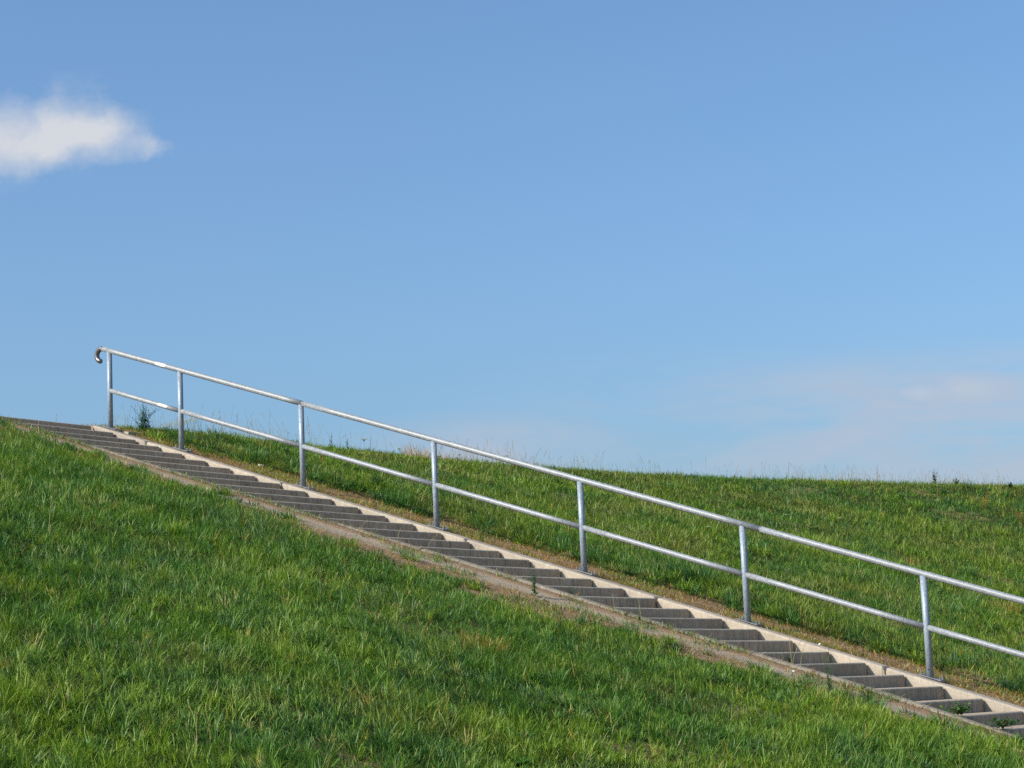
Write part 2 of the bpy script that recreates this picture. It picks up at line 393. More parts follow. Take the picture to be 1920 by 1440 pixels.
# top rail split where the sections are welded
for a, b in ((.02, 3.33), (3.33, 9.33), (9.33, smax)):
    n = 12
    smooth_tube('top_rail', tube([(a+(b-a)*i/n, PC, base_z(a+(b-a)*i/n)+1.0) for i in range(n+1)], RT), M_galv, rail)
for x in (3.33, 9.33):
    d = .004
    smooth_tube('weld_collar', tube([(x-d, PC, base_z(x-d)+1.0), (x+d, PC, base_z(x+d)+1.0)], RT+.0012), M_bolt, rail)
for j, (a, b) in enumerate(zip(posts_s, posts_s[1:]+[])):
    a2 = a; b2 = b
    smooth_tube('mid_rail', tube([(a2+(b2-a2)*i/4, PC, base_z(a2+(b2-a2)*i/4)+.488) for i in range(5)], RM), M_galv, rail)
# curled end: bends over and down beyond the first post
th = math.atan(K); R0 = .080
c0 = Vector((.02, PC, base_z(.02)+1.0)); tdir = Vector((-math.cos(th), 0, math.sin(th))); ndir = Vector((-math.sin(th), 0, -math.cos(th)))
cc = c0+ndir*R0
pts = []
for i in range(19):
    a = math.radians(212)*i/18
    pts.append(cc - ndir*R0*math.cos(a) + tdir*R0*math.sin(a))
smooth_tube('curled_end', tube(pts[:17], RT), M_dark, rail)
e0 = pts[16]; ed = (pts[16]-pts[15]).normalized()
smooth_tube('end_cap', tube([e0, e0+ed*.006], RT-.004), M_bolt, rail)
# painted repair patches: thin shells proud of the tube on the viewer's side
def patch(s0, s1, h, r, mid_ang, half):
    bm = bmesh.new(); n = 22; q = 9; ax = Vector((math.cos(th), 0, -math.sin(th)))
    u = Vector((0, -1, 0)); v = ax.cross(u).normalized()
    if v.z < 0: v = -v
    G = []
    L = (s1-s0)/math.cos(th); o = Vector((s0, PC, base_z(s0)+h))
    for i in range(n+1):
        f = i/n; w = half*min(1, (1-abs(2*f-1)**4.5)+.001)**.5
        row = []
        for k in range(q+1):
            a = mid_ang+w*(2*k/q-1)
            for_ = o+ax*(L*f)+(u*math.cos(a)+v*math.sin(a))*(r+.0020)
            row.append(bm.verts.new(for_))
        G.append(row)
    for A, B in zip(G, G[1:]):
        for k in range(q): bm.faces.new((A[k], A[k+1], B[k+1], B[k]))
    bmesh.ops.solidify(bm, geom=bm.faces[:], thickness=.0015)
    return from_bm('white_patch', bm, M_white, rail, True)
patch(.955, 1.145, 1.0, RT, .22, .72)
patch(.975, 1.160, .488, RM, .22, .75)
def bolt(par, x, y, z, big=1.0):
    bm = bmesh.new()
    bmesh.ops.create_cone(bm, cap_ends=True, segments=6, radius1=.011*big, radius2=.011*big, depth=.010, matrix=Matrix.Translation((x, y, z+.005)))
    bmesh.ops.create_cone(bm, cap_ends=True, segments=10, radius1=.006*big, radius2=.006*big, depth=.034, matrix=Matrix.Translation((x, y, z+.017)))
    return from_bm('bolt', bm, M_bolt, par)
for j, s in enumerate(posts_s):
    zb = base_z(s)
    p = smooth_tube('post', tube([(s, PC, zb+.004), (s, PC, zb+.5), (s, PC, zb+1.0-RT*.6)], RP, 24), M_post, rail)
    h = bmesh.new()
    d = Vector((CAM[0]-s, CAM[1]-PC, 0)).normalized(); d = Matrix.Rotation(-.32, 3, 'Z') @ d
    bmesh.ops.create_cone(h, cap_ends=True, segments=14, radius1=.0065, radius2=.0065, depth=.004,
        matrix=Matrix.Translation(Vector((s, PC, zb+.085))+d*(RP+.0004)) @ d.to_track_quat('Z', 'Y').to_matrix().to_4x4())
    from_bm('drain_hole', h, M_hole, p)
    # base plate lying on the slope, long side along the stairs
    bm = bmesh.new()
    rot = Matrix.Translation((s+.01, PC+.015, zb+.008)) @ Matrix.Rotation(th, 4, 'Y')
    bmesh.ops.create_cube(bm, size=1, matrix=rot @ Matrix.Diagonal((.24, .115, .008, 1)))
    bmesh.ops.bevel(bm, geom=[e for e in bm.edges], offset=.002, segments=1, affect='EDGES')
    pl = from_bm('base_plate', bm, M_bolt, rail)
    for (dx, dy) in ((-.098, -.03), (-.098, .035), (.098, -.03), (.098, .035)):
        q = rot @ Vector((dx, dy, .005))
        bolt(pl, q.x, q.y, q.z)

# ---------------------------------------------------------------- grass
PAL = {'deep': (.026, .088, .018), 'mid': (.068, .172, .026), 'lime': (.190, .285, .022), 'olive': (.150, .190, .034), 'blue': (.062, .155, .042), 'straw': (.46, .36, .115), 'rust': (.40, .18, .035), 'pale': (.55, .47, .30)}
def project(s, c, z):
    d = np.stack([s-CAM[0], c-CAM[1], z-CAM[2]], -1)
    r = d@np.array(R2); u = d@np.array(U2); f = d@np.array(F)
    return 960+4050*r/f, 720-4050*u/f, f
def blades(name, P, H, az, lean, width, col, bend=None, tipcol=None, mat=None):
    """one mesh of curved tapered blades; P (n,3), H length, az lean azimuth, lean 0..1"""
    n = len(P); ts = np.array([0, .38, .74, 1.0])
    bend = np.full(n, .6) if bend is None else bend
    ld = np.stack([np.cos(az), np.sin(az), np.zeros(n)], -1)
    wa = az+math.pi/2+rng.uniform(-1.1, 1.1, n)
    wd = np.stack([np.cos(wa), np.sin(wa), np.zeros(n)], -1)
    V = np.empty((n, 7, 3)); CO = np.empty((n, 7, 4)); CO[..., 3] = 1
    prof = [1, .92, .62]
    tip = col if tipcol is None else tipcol
    k = 0
    for q, t in enumerate(ts):
        ang = lean*(.55+bend*t)*1.35
        hor = H*t*np.sin(ang); up = H*t*np.cos(ang)
        ctr = P+ld*hor[:, None]+np.array([0, 0, 1.])*up[:, None]
        cc_ = col*(1-t*t)+tip*(t*t)
        if q < 3:
            w = (width*prof[q]*.5)[:, None]
            V[:, k] = ctr-wd*w; V[:, k+1] = ctr+wd*w; CO[:, k, :3] = cc_; CO[:, k+1, :3] = cc_; k += 2
        else: V[:, k] = ctr; CO[:, k, :3] = cc_
    b = (np.arange(n)*7)[:, None]
    fl = (b+np.array([0, 1, 3, 2, 2, 3, 5, 4, 4, 5, 6])).ravel()
    st = ((np.arange(n)*11)[:, None]+np.array([0, 4, 8])).ravel()
    me = np_mesh(name, V.reshape(-1, 3), fl, st)
    a = me.color_attributes.new('tint', 'FLOAT_COLOR', 'POINT'); a.data.foreach_set('color', np.ascontiguousarray(CO.reshape(-1), np.float32))
    return mesh_obj(name, me, mat or M_blade)
def lerp(a, b, t): return a*(1-t[:, None])+np.array(b)*t[:, None]
def grass_colour(s, c, n, far=None):
    big = fbm(s*.35, c*.35, 101, 4); med = fbm(s*1.3, c*1.3, 111, 4); sml = fbm(s*5, c*5, 121, 3)
    col = np.tile(np.array(PAL['mid']), (n, 1))
    col = lerp(col, PAL['deep'], sstep(.50, .30, big*.5+med*.5)*.9)
    col = lerp(col, PAL['blue'], sstep(.50, .68, fbm(s*.8, c*.8, 131, 3))*.7)
    lime = sstep(.50, .72, fbm(s*1.0, c*1.0, 141, 4)+.12*(rng.random(n)-.5)+.13*sstep(8, 12.5, s)*(c < 0)-.05*sstep(9, 6, s)*(c < 0)+.07*(c > 0))
    col = lerp(col, PAL['lime'], lime*.75)
    col = lerp(col, PAL['lime'], (rng.random(n) < .12)*rng.uniform(.3, 1, n))
    col = lerp(col, PAL['olive'], (c > 0)*.8*sstep(.42, .62, fbm(s*.9, c*.9, 171, 4)))
    col = lerp(col, PAL['rust'], (c > 0)*(rng.random(n) < .035*sstep(.5, .7, fbm(s*1.5, c*1.5, 181, 3)))*.8)
    dry = sstep(.57, .76, fbm(s*1.7+5, c*1.7, 151, 4)+.16*(rng.random(n)-.5))
    col = lerp(col, PAL['straw'], dry*.40*rng.random(n))
    r = rng.random(n)
    col = lerp(col, PAL['straw'], (r < .012)*rng.uniform(.5, 1, n))
    col = lerp(col, PAL['rust'], ((r > .012) & (r < .017))*rng.uniform(.3, .9, n))
    return col*rng.uniform(.72, 1.28, (n, 1))
def scatter(n_try, srange, crange, accept, dens=None):
    s = rng.uniform(*srange, n_try); c = rng.uniform(*crange, n_try)
    z = ground(s, c); x, y, f = project(s, c, z)
    vis = (f > 2) & (x > -60) & (x < 1980) & (y < 1520) & (y > 300)
    mar = (f > 2) & (x > -420) & (x < 2340) & (y < 2100)
    pr = np.where(vis, 1.0, np.where(mar, .30, .06))
    pr = pr*np.clip((19/np.maximum(f, 1))**1.2, .25, 1)
    k = (rng.random(n_try) < pr*accept(s, c)); return s[k], c[k], z[k], f[k], vis[k]
def acc_near(s, c):
    d = edge_near(s)+.10+.08*sstep(4, 5.5, s)*sstep(9.8, 9, s)+.12*sstep(11, 12, s)+.20*sstep(5, 3.5, s)-c+.80*(fbm(s*2.6, c*3.2, 61, 4)-.5)
    return sstep(-.05, .16, d)*(c < -1.93)*(crest(c)-s < 3.5)
def acc_far(s, c):
    d = c-edge_far(s)+.55*(fbm(s*3.2, c*3.2, 62, 3)-.5)
    return sstep(-.05, .12, d)*(crest(c)-s < 3.0)*(s > -3)
def make_grass(name, n_try, sr_, cr_, acc, edge, label, hscale):
    s, c, z, f, vis = scatter(n_try, sr_, cr_, acc)
    # gather into tufts: each root pulled towards a jittered lattice point
    g = .11; ix, iy = np.round(s/g), np.round(c/g)
    ts_, tc_ = (ix+.8*(h2(ix, iy, 201)-.5))*g, (iy+.8*(h2(ix, iy, 202)-.5))*g
    tf = rng.random(len(s)) < .62
    pull = np.where(tf, rng.uniform(.55, .95, len(s)), 0)
    s2 = s+(ts_-s)*pull; c2 = c+(tc_-c)*pull
    ok = acc(s2, c2) > .1; s, c, s2, c2, f, ts_, tc_, tf, ix, iy, vis = [a[ok] for a in (s, c, s2, c2, f, ts_, tc_, tf, ix, iy, vis)]
    n = len(s); z = ground(s2, c2)-.004
    out = np.arctan2(c-tc_, s-ts_)
    sw = 2*math.pi*fbm(s*.8, c*.8, 71, 3)*1.4+.6
    az = np.where(tf, out+rng.normal(0, .5, n), sw+rng.normal(0, 1.1, n))
    de = np.abs(edge(s)-c)
    hh_ = .030+.105*fbm(s*1.2, c*1.2, 81, 4)+.085*(h2(ix, iy, 203))**2
    H = hh_*rng.uniform(.55, 1.35, n)*.86*hscale(s, c)*(.62+.38*sstep(0, .4, de))
    lean = np.clip(rng.gamma(2.8, .24, n), .03, 1.4)
    W = rng.uniform(.0034, .0076, n)*np.clip(f/24, 1, 1.4)*np.where(vis, 1, 1.4)
    col = grass_colour(s, c, n)
    th_ = h2(ix, iy, 207); tl = h2(ix, iy, 208)
    col = np.where(tf[:, None], lerp(col, PAL['lime'], .7*sstep(.72, .95, th_)), col); col = np.where(tf[:, None], lerp(col, PAL['deep'], .6*sstep(.35, .1, th_)), col)
    col = np.where((tf & (tl > .985))[:, None], lerp(col, PAL['straw'], np.full(n, .7)), col)
    tip = lerp(col, PAL['lime'], np.full(n, .22)); br = rng.random(n) < .04; tip[br] = np.array(PAL['straw'])*.9
    o = blades(name, np.stack([s2, c2, z], -1), H, az, lean, W, col, rng.uniform(.2, 1.1, n), tip)
    tag(o, label, 'grass', kind='stuff'); return n
n1_ = make_grass('grass', 1300000, (-3.2, 17.5), (-15.5, -1.95), acc_near, edge_near, 'lush green grass covering the slope in front of the stairs', lambda s, c: 1.0+.15*(fbm(s*.5, c*.5, 88, 3)-.5))
n2_ = make_grass('grass', 1600000, (-3.0, 15.5), (.55, 27.0), acc_far, edge_far, 'green grass covering the slope behind the handrail up to the crest',
    lambda s, c: 1.0+.35*sstep(2.2, 1.0, c)*sstep(1.0, 2.5, s)-.22*sstep(2.2, .3, s-crest(c)))
print('blades', n1_, n2_)

# taller tufts of coarser grass, single plants of it too many to tell apart
def tufts(label, centres, far):
    PP = []; HH = []; AA = []; LL = []; CC = []; WW = []
    for (s, c, H, rad, nb, pn) in centres:
        az = rng.uniform(0, 6.28, nb); r_ = rad*np.sqrt(rng.random(nb)); ss_, cc_ = s+r_*np.cos(az), c+r_*np.sin(az)
        PP.append(np.stack([ss_, cc_, ground(ss_, cc_)-.004], -1)); HH.append(H*rng.uniform(.45, 1.15, nb)); AA.append(az+rng.normal(0, .5, nb))
        LL.append(rng.uniform(.08, 1.0, nb)); WW.append(rng.uniform(.0040, .0085, nb)*(1.25 if far else 1)); CC.append(np.array(PAL[pn])*rng.uniform(.7, 1.25, (nb, 1)))
    o = blades('grass_tufts', np.concatenate(PP), np.concatenate(HH), np.concatenate(AA), np.concatenate(LL), np.concatenate(WW), np.concatenate(CC), rng.uniform(.3, 1.3, sum(map(len, HH))))
    tag(o, label, 'grass', kind='stuff')
ct = []
for i in range(330):
    s = random.uniform(.5, 14); c = float(edge_near(s))-random.uniform(.0, 9) if i > 110 else float(edge_near(s))+random.uniform(-.12, .42)
    if c > -1.98: continue
    ct.append((s, c, random.uniform(.09, .17) if i > 110 else random.uniform(.06, .14), random.uniform(.03, .09), random.randint(35, 110), random.choice(('deep', 'mid', 'mid', 'blue', 'lime'))))
tufts('taller tufts of coarse grass dotted over the front slope and its edge', ct, False)
ct = []
for i in range(420):
    s0 = random.uniform(.3, 13); c = float(edge_far(np.array([s0]))[0])+random.uniform(-.12, .35) if i < 150 else random.uniform(1.2, 20)
    s = s0 if i < 150 else float(crest(np.array(c)))+s0*.85
    ct.append((s, c, random.uniform(.10, .21), random.uniform(.04, .11), random.randint(35, 100), random.choice(('deep', 'mid', 'mid', 'lime', 'olive', 'blue'))))
tufts('taller tufts of coarse grass dotted over the rear slope', ct, True)

# sparse short growth, litter and straw on the bare strips
def sparse(name, label, cat, s, c, H, lean, W, cols, zoff=0.0, bend=None):
    n = len(s); z = ground(s, c)+zoff
    o = blades(name, np.stack([s, c, z], -1), H, rng.uniform(0, 2*math.pi, n), lean, W, cols, bend)
    tag(o, label, cat, kind='stuff'); return o
def pal_mix(n, names, w):
    A = np.array([PAL[k] for k in names]); i = rng.choice(len(names), n, p=np.array(w)/sum(w)); return A[i]*rng.uniform(.7, 1.25, (n, 1))
# straw lying on the near strip
n = 26000; s = rng.uniform(-1, 15, n); c = rng.uniform(-3.9, -1.80, n)
d = c-edge_near(s); pr = np.where(c > -1.97, .95*sstep(-1.77, -1.83, c+.05*(fbm(s*5, s*0, 555, 3)-.5)), np.where(c > -2.30, .07, .95))*sstep(-.45, -.1, d)*sstep(.30, .55, fbm(s*2.2, c*2.2, 301, 3)+.12)
k = rng.random(n) < pr; s, c = s[k], c[k]; n = len(s)
sparse('dry_litter', 'dry straw and dead litter along the near edge of the stairs', 'litter', s, c, rng.uniform(.025, .11, n), rng.uniform(1.05, 1.5, n), rng.uniform(.003, .006, n),
    pal_mix(n, ['straw', 'rust', 'pale', 'deep'], [5, 3, 2, .7])*.85, .004, rng.uniform(.0, .15, n))
n = 30000; s = rng.uniform(-.5, 15, n); c = rng.uniform(.2, 1.5, n)
k = rng.random(n) < sstep(.25, -.1, c-edge_far(s))*sstep(.14, .27, c+.16*(fbm(s*3, s*0, 302, 3)-.5)); s, c = s[k], c[k]; n = len(s)
sparse('dry_litter', 'dry straw lying on the bare strip behind the railing posts', 'litter', s, c, rng.uniform(.02, .09, n), rng.uniform(.85, 1.5, n), rng.uniform(.003, .006, n),
    pal_mix(n, ['straw', 'rust', 'pale', 'deep'], [4, 4, 1, 1.6])*.78, .003, rng.uniform(0, .2, n))
# thin young grass on the strips
n = 42000; s = rng.uniform(-.5, 15, n); c = rng.uniform(.22, 1.35, n)
cl = fbm(s*1.9, c*3.0, 311, 3)
k = rng.random(n) < (.05+.95*sstep(.44, .60, cl))*sstep(.24, .34, c+.10*(fbm(s*3, s*0, 302, 3)-.5))*.85; s, c = s[k], c[k]; n = len(s)
sparse('short_grass', 'thin short yellowish grass on the bare strip behind the posts', 'grass', s, c, rng.uniform(.02, .06, n)*(1+.5*fbm(s*5, c*5, 3, 2)), rng.uniform(.05, .8, n), rng.uniform(.003, .0055, n),
    pal_mix(n, ['lime', 'mid', 'straw', 'rust'], [3, 4, 2.5, .8]))
n = 90000; s = rng.uniform(-1, 15, n); c = rng.uniform(-3.6, -1.84, n)
d = c-edge_near(s); cl = fbm(s*2.6, c*3.4, 321, 3)
pr = np.where(c > -1.94, sstep(.42, .60, fbm(s*1.3, s*0, 322, 3))*.8, sstep(.55, .64, cl)*.6)*sstep(-.4, -.15, d)
k = rng.random(n) < pr; s, c = s[k], c[k]; n = len(s)
sparse('short_grass', 'sparse green tufts on the dusty strip in front of the stairs', 'grass', s, c, rng.uniform(.025, .085, n), rng.uniform(.05, .9, n), rng.uniform(.003, .0055, n),
    pal_mix(n, ['lime', 'mid', 'deep', 'straw'], [2, 4, 3, 1.2]))

# ---------------------------------------------------------------- seed stalks
def stalk_geo(bmv, base, H, az, lean, head, hw, col, hcol, w=.0022, bend=.5):
    """appends thin three-sided stem and a seed head; bmv = (verts, faces, cols)"""
    V, Fc, Cc = bmv; n = 6; P = []
    for i in range(n+1):
        t = i/n; a = lean*(.3+bend*t)
        P.append(base+Vector((math.cos(az)*math.sin(a)*H*t, math.sin(az)*math.sin(a)*H*t, H*t*math.cos(a))))
    b0 = len(V)
    for i, p in enumerate(P):
        for k in range(3):
            an = 2*math.pi*k/3; r = w*.5*(1-.4*i/n)
            V.append(p+Vector((math.cos(an)*r, math.sin(an)*r, 0))); Cc.append(col)
    for i in range(n):
        for k in range(3): Fc.append((b0+3*i+k, b0+3*i+(k+1) % 3, b0+3*i+3+(k+1) % 3, b0+3*i+3+k))
    if head > 0:
        m_ = max(8, int(head*H/.006))
        for i in range(m_):
            t = 1-head*random.random(); a = lean*(.3+bend*t)
            p = base+Vector((math.cos(az)*math.sin(a)*H*t, math.sin(az)*math.sin(a)*H*t, H*t*math.cos(a)))
            an = random.uniform(0, 6.28); L = random.uniform(.6, 1.3)*hw; up = random.uniform(.5, 1.6)*hw
            e = Vector((math.cos(an)*L, math.sin(an)*L, up)); sd = Vector((-math.sin(an), math.cos(an), 0))*.0016
            b = len(V); V += [p-sd, p+sd, p+e+sd*.6, p+e-sd*.6]; Cc += [hcol]*4; Fc.append((b, b+1, b+2, b+3))
def flush(name, bmv, parent=None, mat=None):
    V, Fc, Cc = bmv
    me = bpy.data.meshes.new(name); me.from_pydata([tuple(v) for v in V], [], Fc); me.update()
    a = me.color_attributes.new('tint', 'FLOAT_COLOR', 'POINT')
    a.data.foreach_set('color', np.array([(*c, 1) for c in Cc], np.float32).ravel())
    return mesh_obj(name, me, mat or M_leaf, parent)
# along the crest: too many to count
bmv = ([], [], [])
for i in range(3000):
    c = random.uniform(.9, 24) if random.random() < .93 else random.uniform(-6, -2.3)
    s = float(crest(np.array(c)))+random.gauss(-.25, .55)
    if c > 0 and s < -2.5: continue
    dn = float(fbm(np.array([c*.9]), np.array([0.3]), 401, 3)[0])
    if random.random() > sstep(np.array(.30), np.array(.62), np.array(dn)): continue
    z = float(ground(s, c))
    H = random.choice((.10, .12, .16, .20, .30))*random.uniform(.8, 1.3)*(1.25 if c < 9 else 1)
    dry = random.random()
    if 5.0 < c < 9.5 and random.random() < .6: dry = .95
    col = tuple(x*random.uniform(.7, 1.1) for x in (PAL['straw'] if dry < .45 else PAL['mid'] if dry < .85 else PAL['rust']))
    stalk_geo(bmv, Vector((s, c, z)), H, random.uniform(0, 6.28), random.uniform(.05, .7), random.choice((0, .18, .3, .35)), random.uniform(.004, .012), col, tuple(x*.95 for x in (PAL['straw'] if random.random() < .6 else PAL['rust'])), random.uniform(.002, .0032))
tag(flush('grass_stalks', bmv), 'thin wispy seeding stalks standing up along the grassy crest', 'grass stalks', kind='stuff')
# taller dry stems mixed into the two meadows
bmv = ([], [], [])
for i in range(600):
    if random.random() < .5:
        s, c = random.uniform(2, 14), random.uniform(-12, -2.7)
        if c > edge_near(s)-.1: continue
    else:
        c = random.uniform(1.2, 22); s = float(crest(np.array(c)))+random.uniform(.2, 11)
    z = float(ground(s, c)); r = random.random()
    col = tuple(x*random.uniform(.7, 1.05) for x in (PAL['straw'] if r < .5 else PAL['lime'] if r < .85 else PAL['rust']))
    stalk_geo(bmv, Vector((s, c, z)), random.uniform(.12, .24), random.uniform(0, 6.28), random.uniform(.1, .9), random.choice((0, 0, .2, .3)), random.uniform(.003, .008), col, tuple(x*.9 for x in PAL['straw']), random.uniform(.0025, .004))
tag(flush('grass_stalks', bmv), 'scattered straw coloured stems poking out of the green slopes', 'grass stalks', kind='stuff')

# ---------------------------------------------------------------- single plants
def leaf(bmv, p, d, up, L, W, col):
    V, Fc, Cc = bmv; d = d.normalized(); sd = d.cross(up)
    if sd.length < .01: sd = Vector((1, 0, 0))
    sd.normalize(); nn = sd.cross(d)
    b = len(V)
    V += [p, p+d*L*.45+sd*W*.5-nn*L*.04, p+d*L-nn*L*.12, p+d*L*.45-sd*W*.5-nn*L*.04]
    Cc += [col]*4; Fc += [(b, b+1, b+2), (b, b+2, b+3)]
def weed(name, label, cat, s, c, H, spread, nst, leafL, leafW, col, z=None, group=None, sparse_=1.0, top=None):
    z = float(ground(s, c)) if z is None else z
    t = thing(name, label, cat, (s, c, z), 0, group)
    st = ([], [], []); lf = ([], [], [])
    for i in range(nst):
        az = 2.4*i+random.uniform(-.4, .4); h = H*random.uniform(.55, 1) if i else H; ln = random.uniform(.1, 1)*spread if i else .08
        jb = Vector((random.gauss(0, .008+H*.10*spread), random.gauss(0, .008+H*.10*spread), 0)) if nst > 6 else Vector((0, 0, 0))
        stalk_geo(st, jb, h, az, ln, 0, 0, tuple(x*1.1 for x in col), col, .005, .5)
        k = int(h/.016*sparse_)
        for j in range(k):
            tt = (j+.5)/k; a = ln*(.3+.5*tt)
            p = jb+Vector((math.cos(az)*math.sin(a)*h*tt, math.sin(az)*math.sin(a)*h*tt, h*tt*math.cos(a)))
            for q in range(2):
                an = j*2.4+q*3.14+random.uniform(-.5, .5); sz = (1.15-.75*tt)*random.uniform(.7, 1.25)
                d = Vector((math.cos(an), math.sin(an), random.uniform(.15, .9)))
                cv = random.uniform(.7, 1.35)
                leaf(lf, p, d, Vector((0, 0, 1)), leafL*sz, leafW*sz, tuple(x*cv for x in col))
    flush('stem', st, t); flush('leaves', lf, t)
    return t
bmv = ([], [], [])
for i in range(520):
    s = random.uniform(1, 14)
    if i % 3: c = float(edge_near(s))-random.uniform(.1, 8)
    else: c = random.uniform(1.3, 12); s = float(crest(np.array(c)))+s*.8
    z = float(ground(s, c)); k_ = random.randint(7, 14); R_ = random.uniform(.04, .085); base = random.choice(((.050, .135, .030), (.075, .170, .040), (.040, .100, .030)))
    for j in range(k_):
        an = 2.4*j; u_ = random.uniform(.25, 1.0); cv = random.uniform(.75, 1.3)
        leaf(bmv, Vector((s, c, z+.02)), Vector((math.cos(an), math.sin(an), u_)), Vector((0, 0, 1)), R_*random.uniform(.8, 1.3), R_*.33, tuple(x*cv for x in base))
tag(flush('leafy_ground_cover', bmv), 'low broad leaved herbs mixed through the turf', 'ground cover', kind='stuff')
WG = (.040, .105, .030); WB = (.055, .135, .045)
# bushy herbs standing above the grass
weed('bushy_weed', 'dark bushy weed against the sky between the two topmost railing posts', 'weed', -.08, .98, .40, .95, 20, .060, .018, (.028, .080, .034), sparse_=.75)
weed('bushy_weed', 'leafy weed on the crest just right of the third post, taller of a pair', 'weed', -.02, 4.70, .24, .3, 2, .052, .016, WG)
weed('bushy_weed', 'small leafy weed on the crest, lower right one of the pair', 'weed', .08, 4.95, .18, .6, 3, .050, .015, WG)
weed('bushy_weed', 'thin single stemmed weed on the crest left of the dry reddish grass', 'weed', .10, 5.45, .25, .2, 1, .030, .012, WG)
weed('bushy_weed', 'pointed dark weed on the far right crest against the sky', 'weed', 2.75, 19.4, .33, .35, 6, .07, .028, (.030, .085, .045))
weed('bushy_weed', 'low rounded weed on the crest beside the pointed dark one', 'weed', 3.05, 19.75, .17, .8, 8, .07, .03, WG)
weed('bushy_weed', 'low dark leafy weed at the far right end of the crest', 'weed', 3.95, 20.2, .13, 1.1, 6, .07, .04, (.028, .075, .025))
weed('bushy_weed', 'upright bright green weed with lance leaves on the dusty strip in mid stairs', 'weed', 8.22, -2.30, .29, .55, 5, .058, .014, WB)
weed('bushy_weed', 'feathery green weed in front of the lower stairs near the paired seed stalks', 'weed', 11.30, -2.42, .40, .30, 5, .05, .010, (.05, .12, .05))
weed('bushy_weed', 'small green weed in front of the stairs below the fifth post', 'weed', 9.20, -2.02, .15, .6, 4, .035, .012, WB)
weed('bushy_weed', 'leafy clump at the grass edge behind the railing right of the third post', 'weed', 3.35, 1.50, .20, 1.3, 16, .085, .018, WB)
weed('bushy_weed', 'second leafy clump behind the railing just left of the fourth post', 'weed', 4.35, 1.30, .15, 1.3, 12, .08, .018, WB)
# small weeds rooted in the joints of the steps
for (i, c, H, lb) in ((9, -.62, .10, 'small weed growing on a step right below the third post'), (11, -.95, .06, 'tiny weed on a step left of the fourth post'), (16, -.85, .07, 'tiny weed on a shaded step right of the fourth post'),
        (21, -1.05, .14, 'feathery weed on a step under the fifth post'), (24, -1.15, .12, 'yellowish weed on a step midway between fifth and sixth post'), (27, -.92, .13, 'slender weed on a step below the sixth post'), (5, -1.0, .05, 'tiny seedling on an upper step between second and third post')):
    weed('step_weed', lb, 'weed', i*TREAD-TREAD+.03+.0, c, H, .8, 4, .032, .010, (.06, .13, .04) if i != 24 else (.16, .17, .03), z=-i*RISE+.004, group='weeds in the joints of the steps')
def broad(name, label, s, c, z, H, rad, n):
    t = thing(name, label, 'plant', (s, c, z)); st = ([], [], []); lf = ([], [], [])
    for i in range(n):
        az = random.uniform(0, 6.28); h = H*random.uniform(.5, 1); ln = random.uniform(.1, 1.1)
        rr = rad*math.sqrt(random.random()); e = Vector((math.cos(az)*rr, math.sin(az)*rr, h*(1-.5*rr/rad)))
        stalk_geo(st, Vector((0, 0, 0)), e.length*.9, az, math.acos(max(-1, min(1, e.z/e.length)))/.8, 0, 0, (.10, .09, .04), (0, 0, 0), .005, .5)
        for q in range(4):
            p = e*random.uniform(.35, 1.0)+Vector((random.gauss(0, .012), random.gauss(0, .012), random.gauss(0, .01))); an = random.uniform(0, 6.28)
            cv = random.uniform(.7, 1.7)
            V, Fc, Cc = lf; d = Vector((math.cos(an), math.sin(an), random.uniform(-.3, .7))).normalized(); u = d.cross(Vector((0, 0, 1))).normalized(); L = random.uniform(.028, .048); W = L*.62
            b = len(V); V += [p, p+d*L*.28+u*W*.42, p+d*L*.68+u*W*.45, p+d*L, p+d*L*.68-u*W*.45, p+d*L*.28-u*W*.42]; cc_ = (.060*cv, .135*cv, .026*cv); Cc += [cc_]*6; Fc.append(tuple(range(b, b+6)))
    flush('stem', st, t); flush('leaves', lf, t); return t
broad('broadleaf_plant', 'round leaved plant growing on a lower step right of the seventh post', 12.06, -1.52, -31*RISE, .17, .15, 46)
broad('broadleaf_plant', 'rambling broad leaved plant on the lowest visible steps at the right edge', 12.45, -1.50, -32*RISE, .15, .17, 42)
# dried clumps
def clump(name, label, s, c, n, rad, H, pal, w):
    az = rng.uniform(0, 6.28, n); r = rad*np.sqrt(rng.random(n)); ss_, cc_ = s+r*np.cos(az), c+r*np.sin(az)
    o = blades(name, np.stack([ss_, cc_, ground(ss_, cc_)], -1), H*rng.uniform(.5, 1.2, n), az+rng.normal(0, .6, n), rng.uniform(.1, .8, n), rng.uniform(.003, .0055, n), pal_mix(n, pal, w), rng.uniform(.2, 1.2, n))
    # the origin belongs at the clump
    z = float(ground(s, c)); o.data.transform(Matrix.Translation((-s, -c, -z))); o.location = (s, c, z)
    return tag(o, label, 'grass clump')
clump('dry_clump', 'orange dried grass clump in the middle of the front slope', 9.90, -5.49, 260, .16, .15, ['rust', 'straw', 'lime'], [6, 3, 2])
clump('dry_clump', 'reddish dry grass clump on the crest left of the fourth post', .02, 6.7, 230, .24, .24, ['rust', 'straw', 'pale'], [5, 3, 1])
clump('dry_clump', 'smaller reddish dry grass clump on the crest touching the fourth post', .10, 7.2, 130, .18, .19, ['rust', 'straw'], [4, 3])
clump('dry_clump', 'yellow dry grass patch behind the railing at the right edge', 8.7, 7.8, 170, .25, .18, ['straw', 'rust', 'lime'], [3, 3, 2])
clump('dry_clump', 'brownish dry clump on the rear slope above the seventh post', 6.5, 9.8, 110, .22, .18, ['rust', 'straw', 'lime'], [2, 3, 3])
clump('green_tuft', 'bright green tuft on the dirt strip left of the fourth post', 6.92, -2.50, 130, .09, .13, ['lime', 'mid', 'mid'], [2, 4, 3])
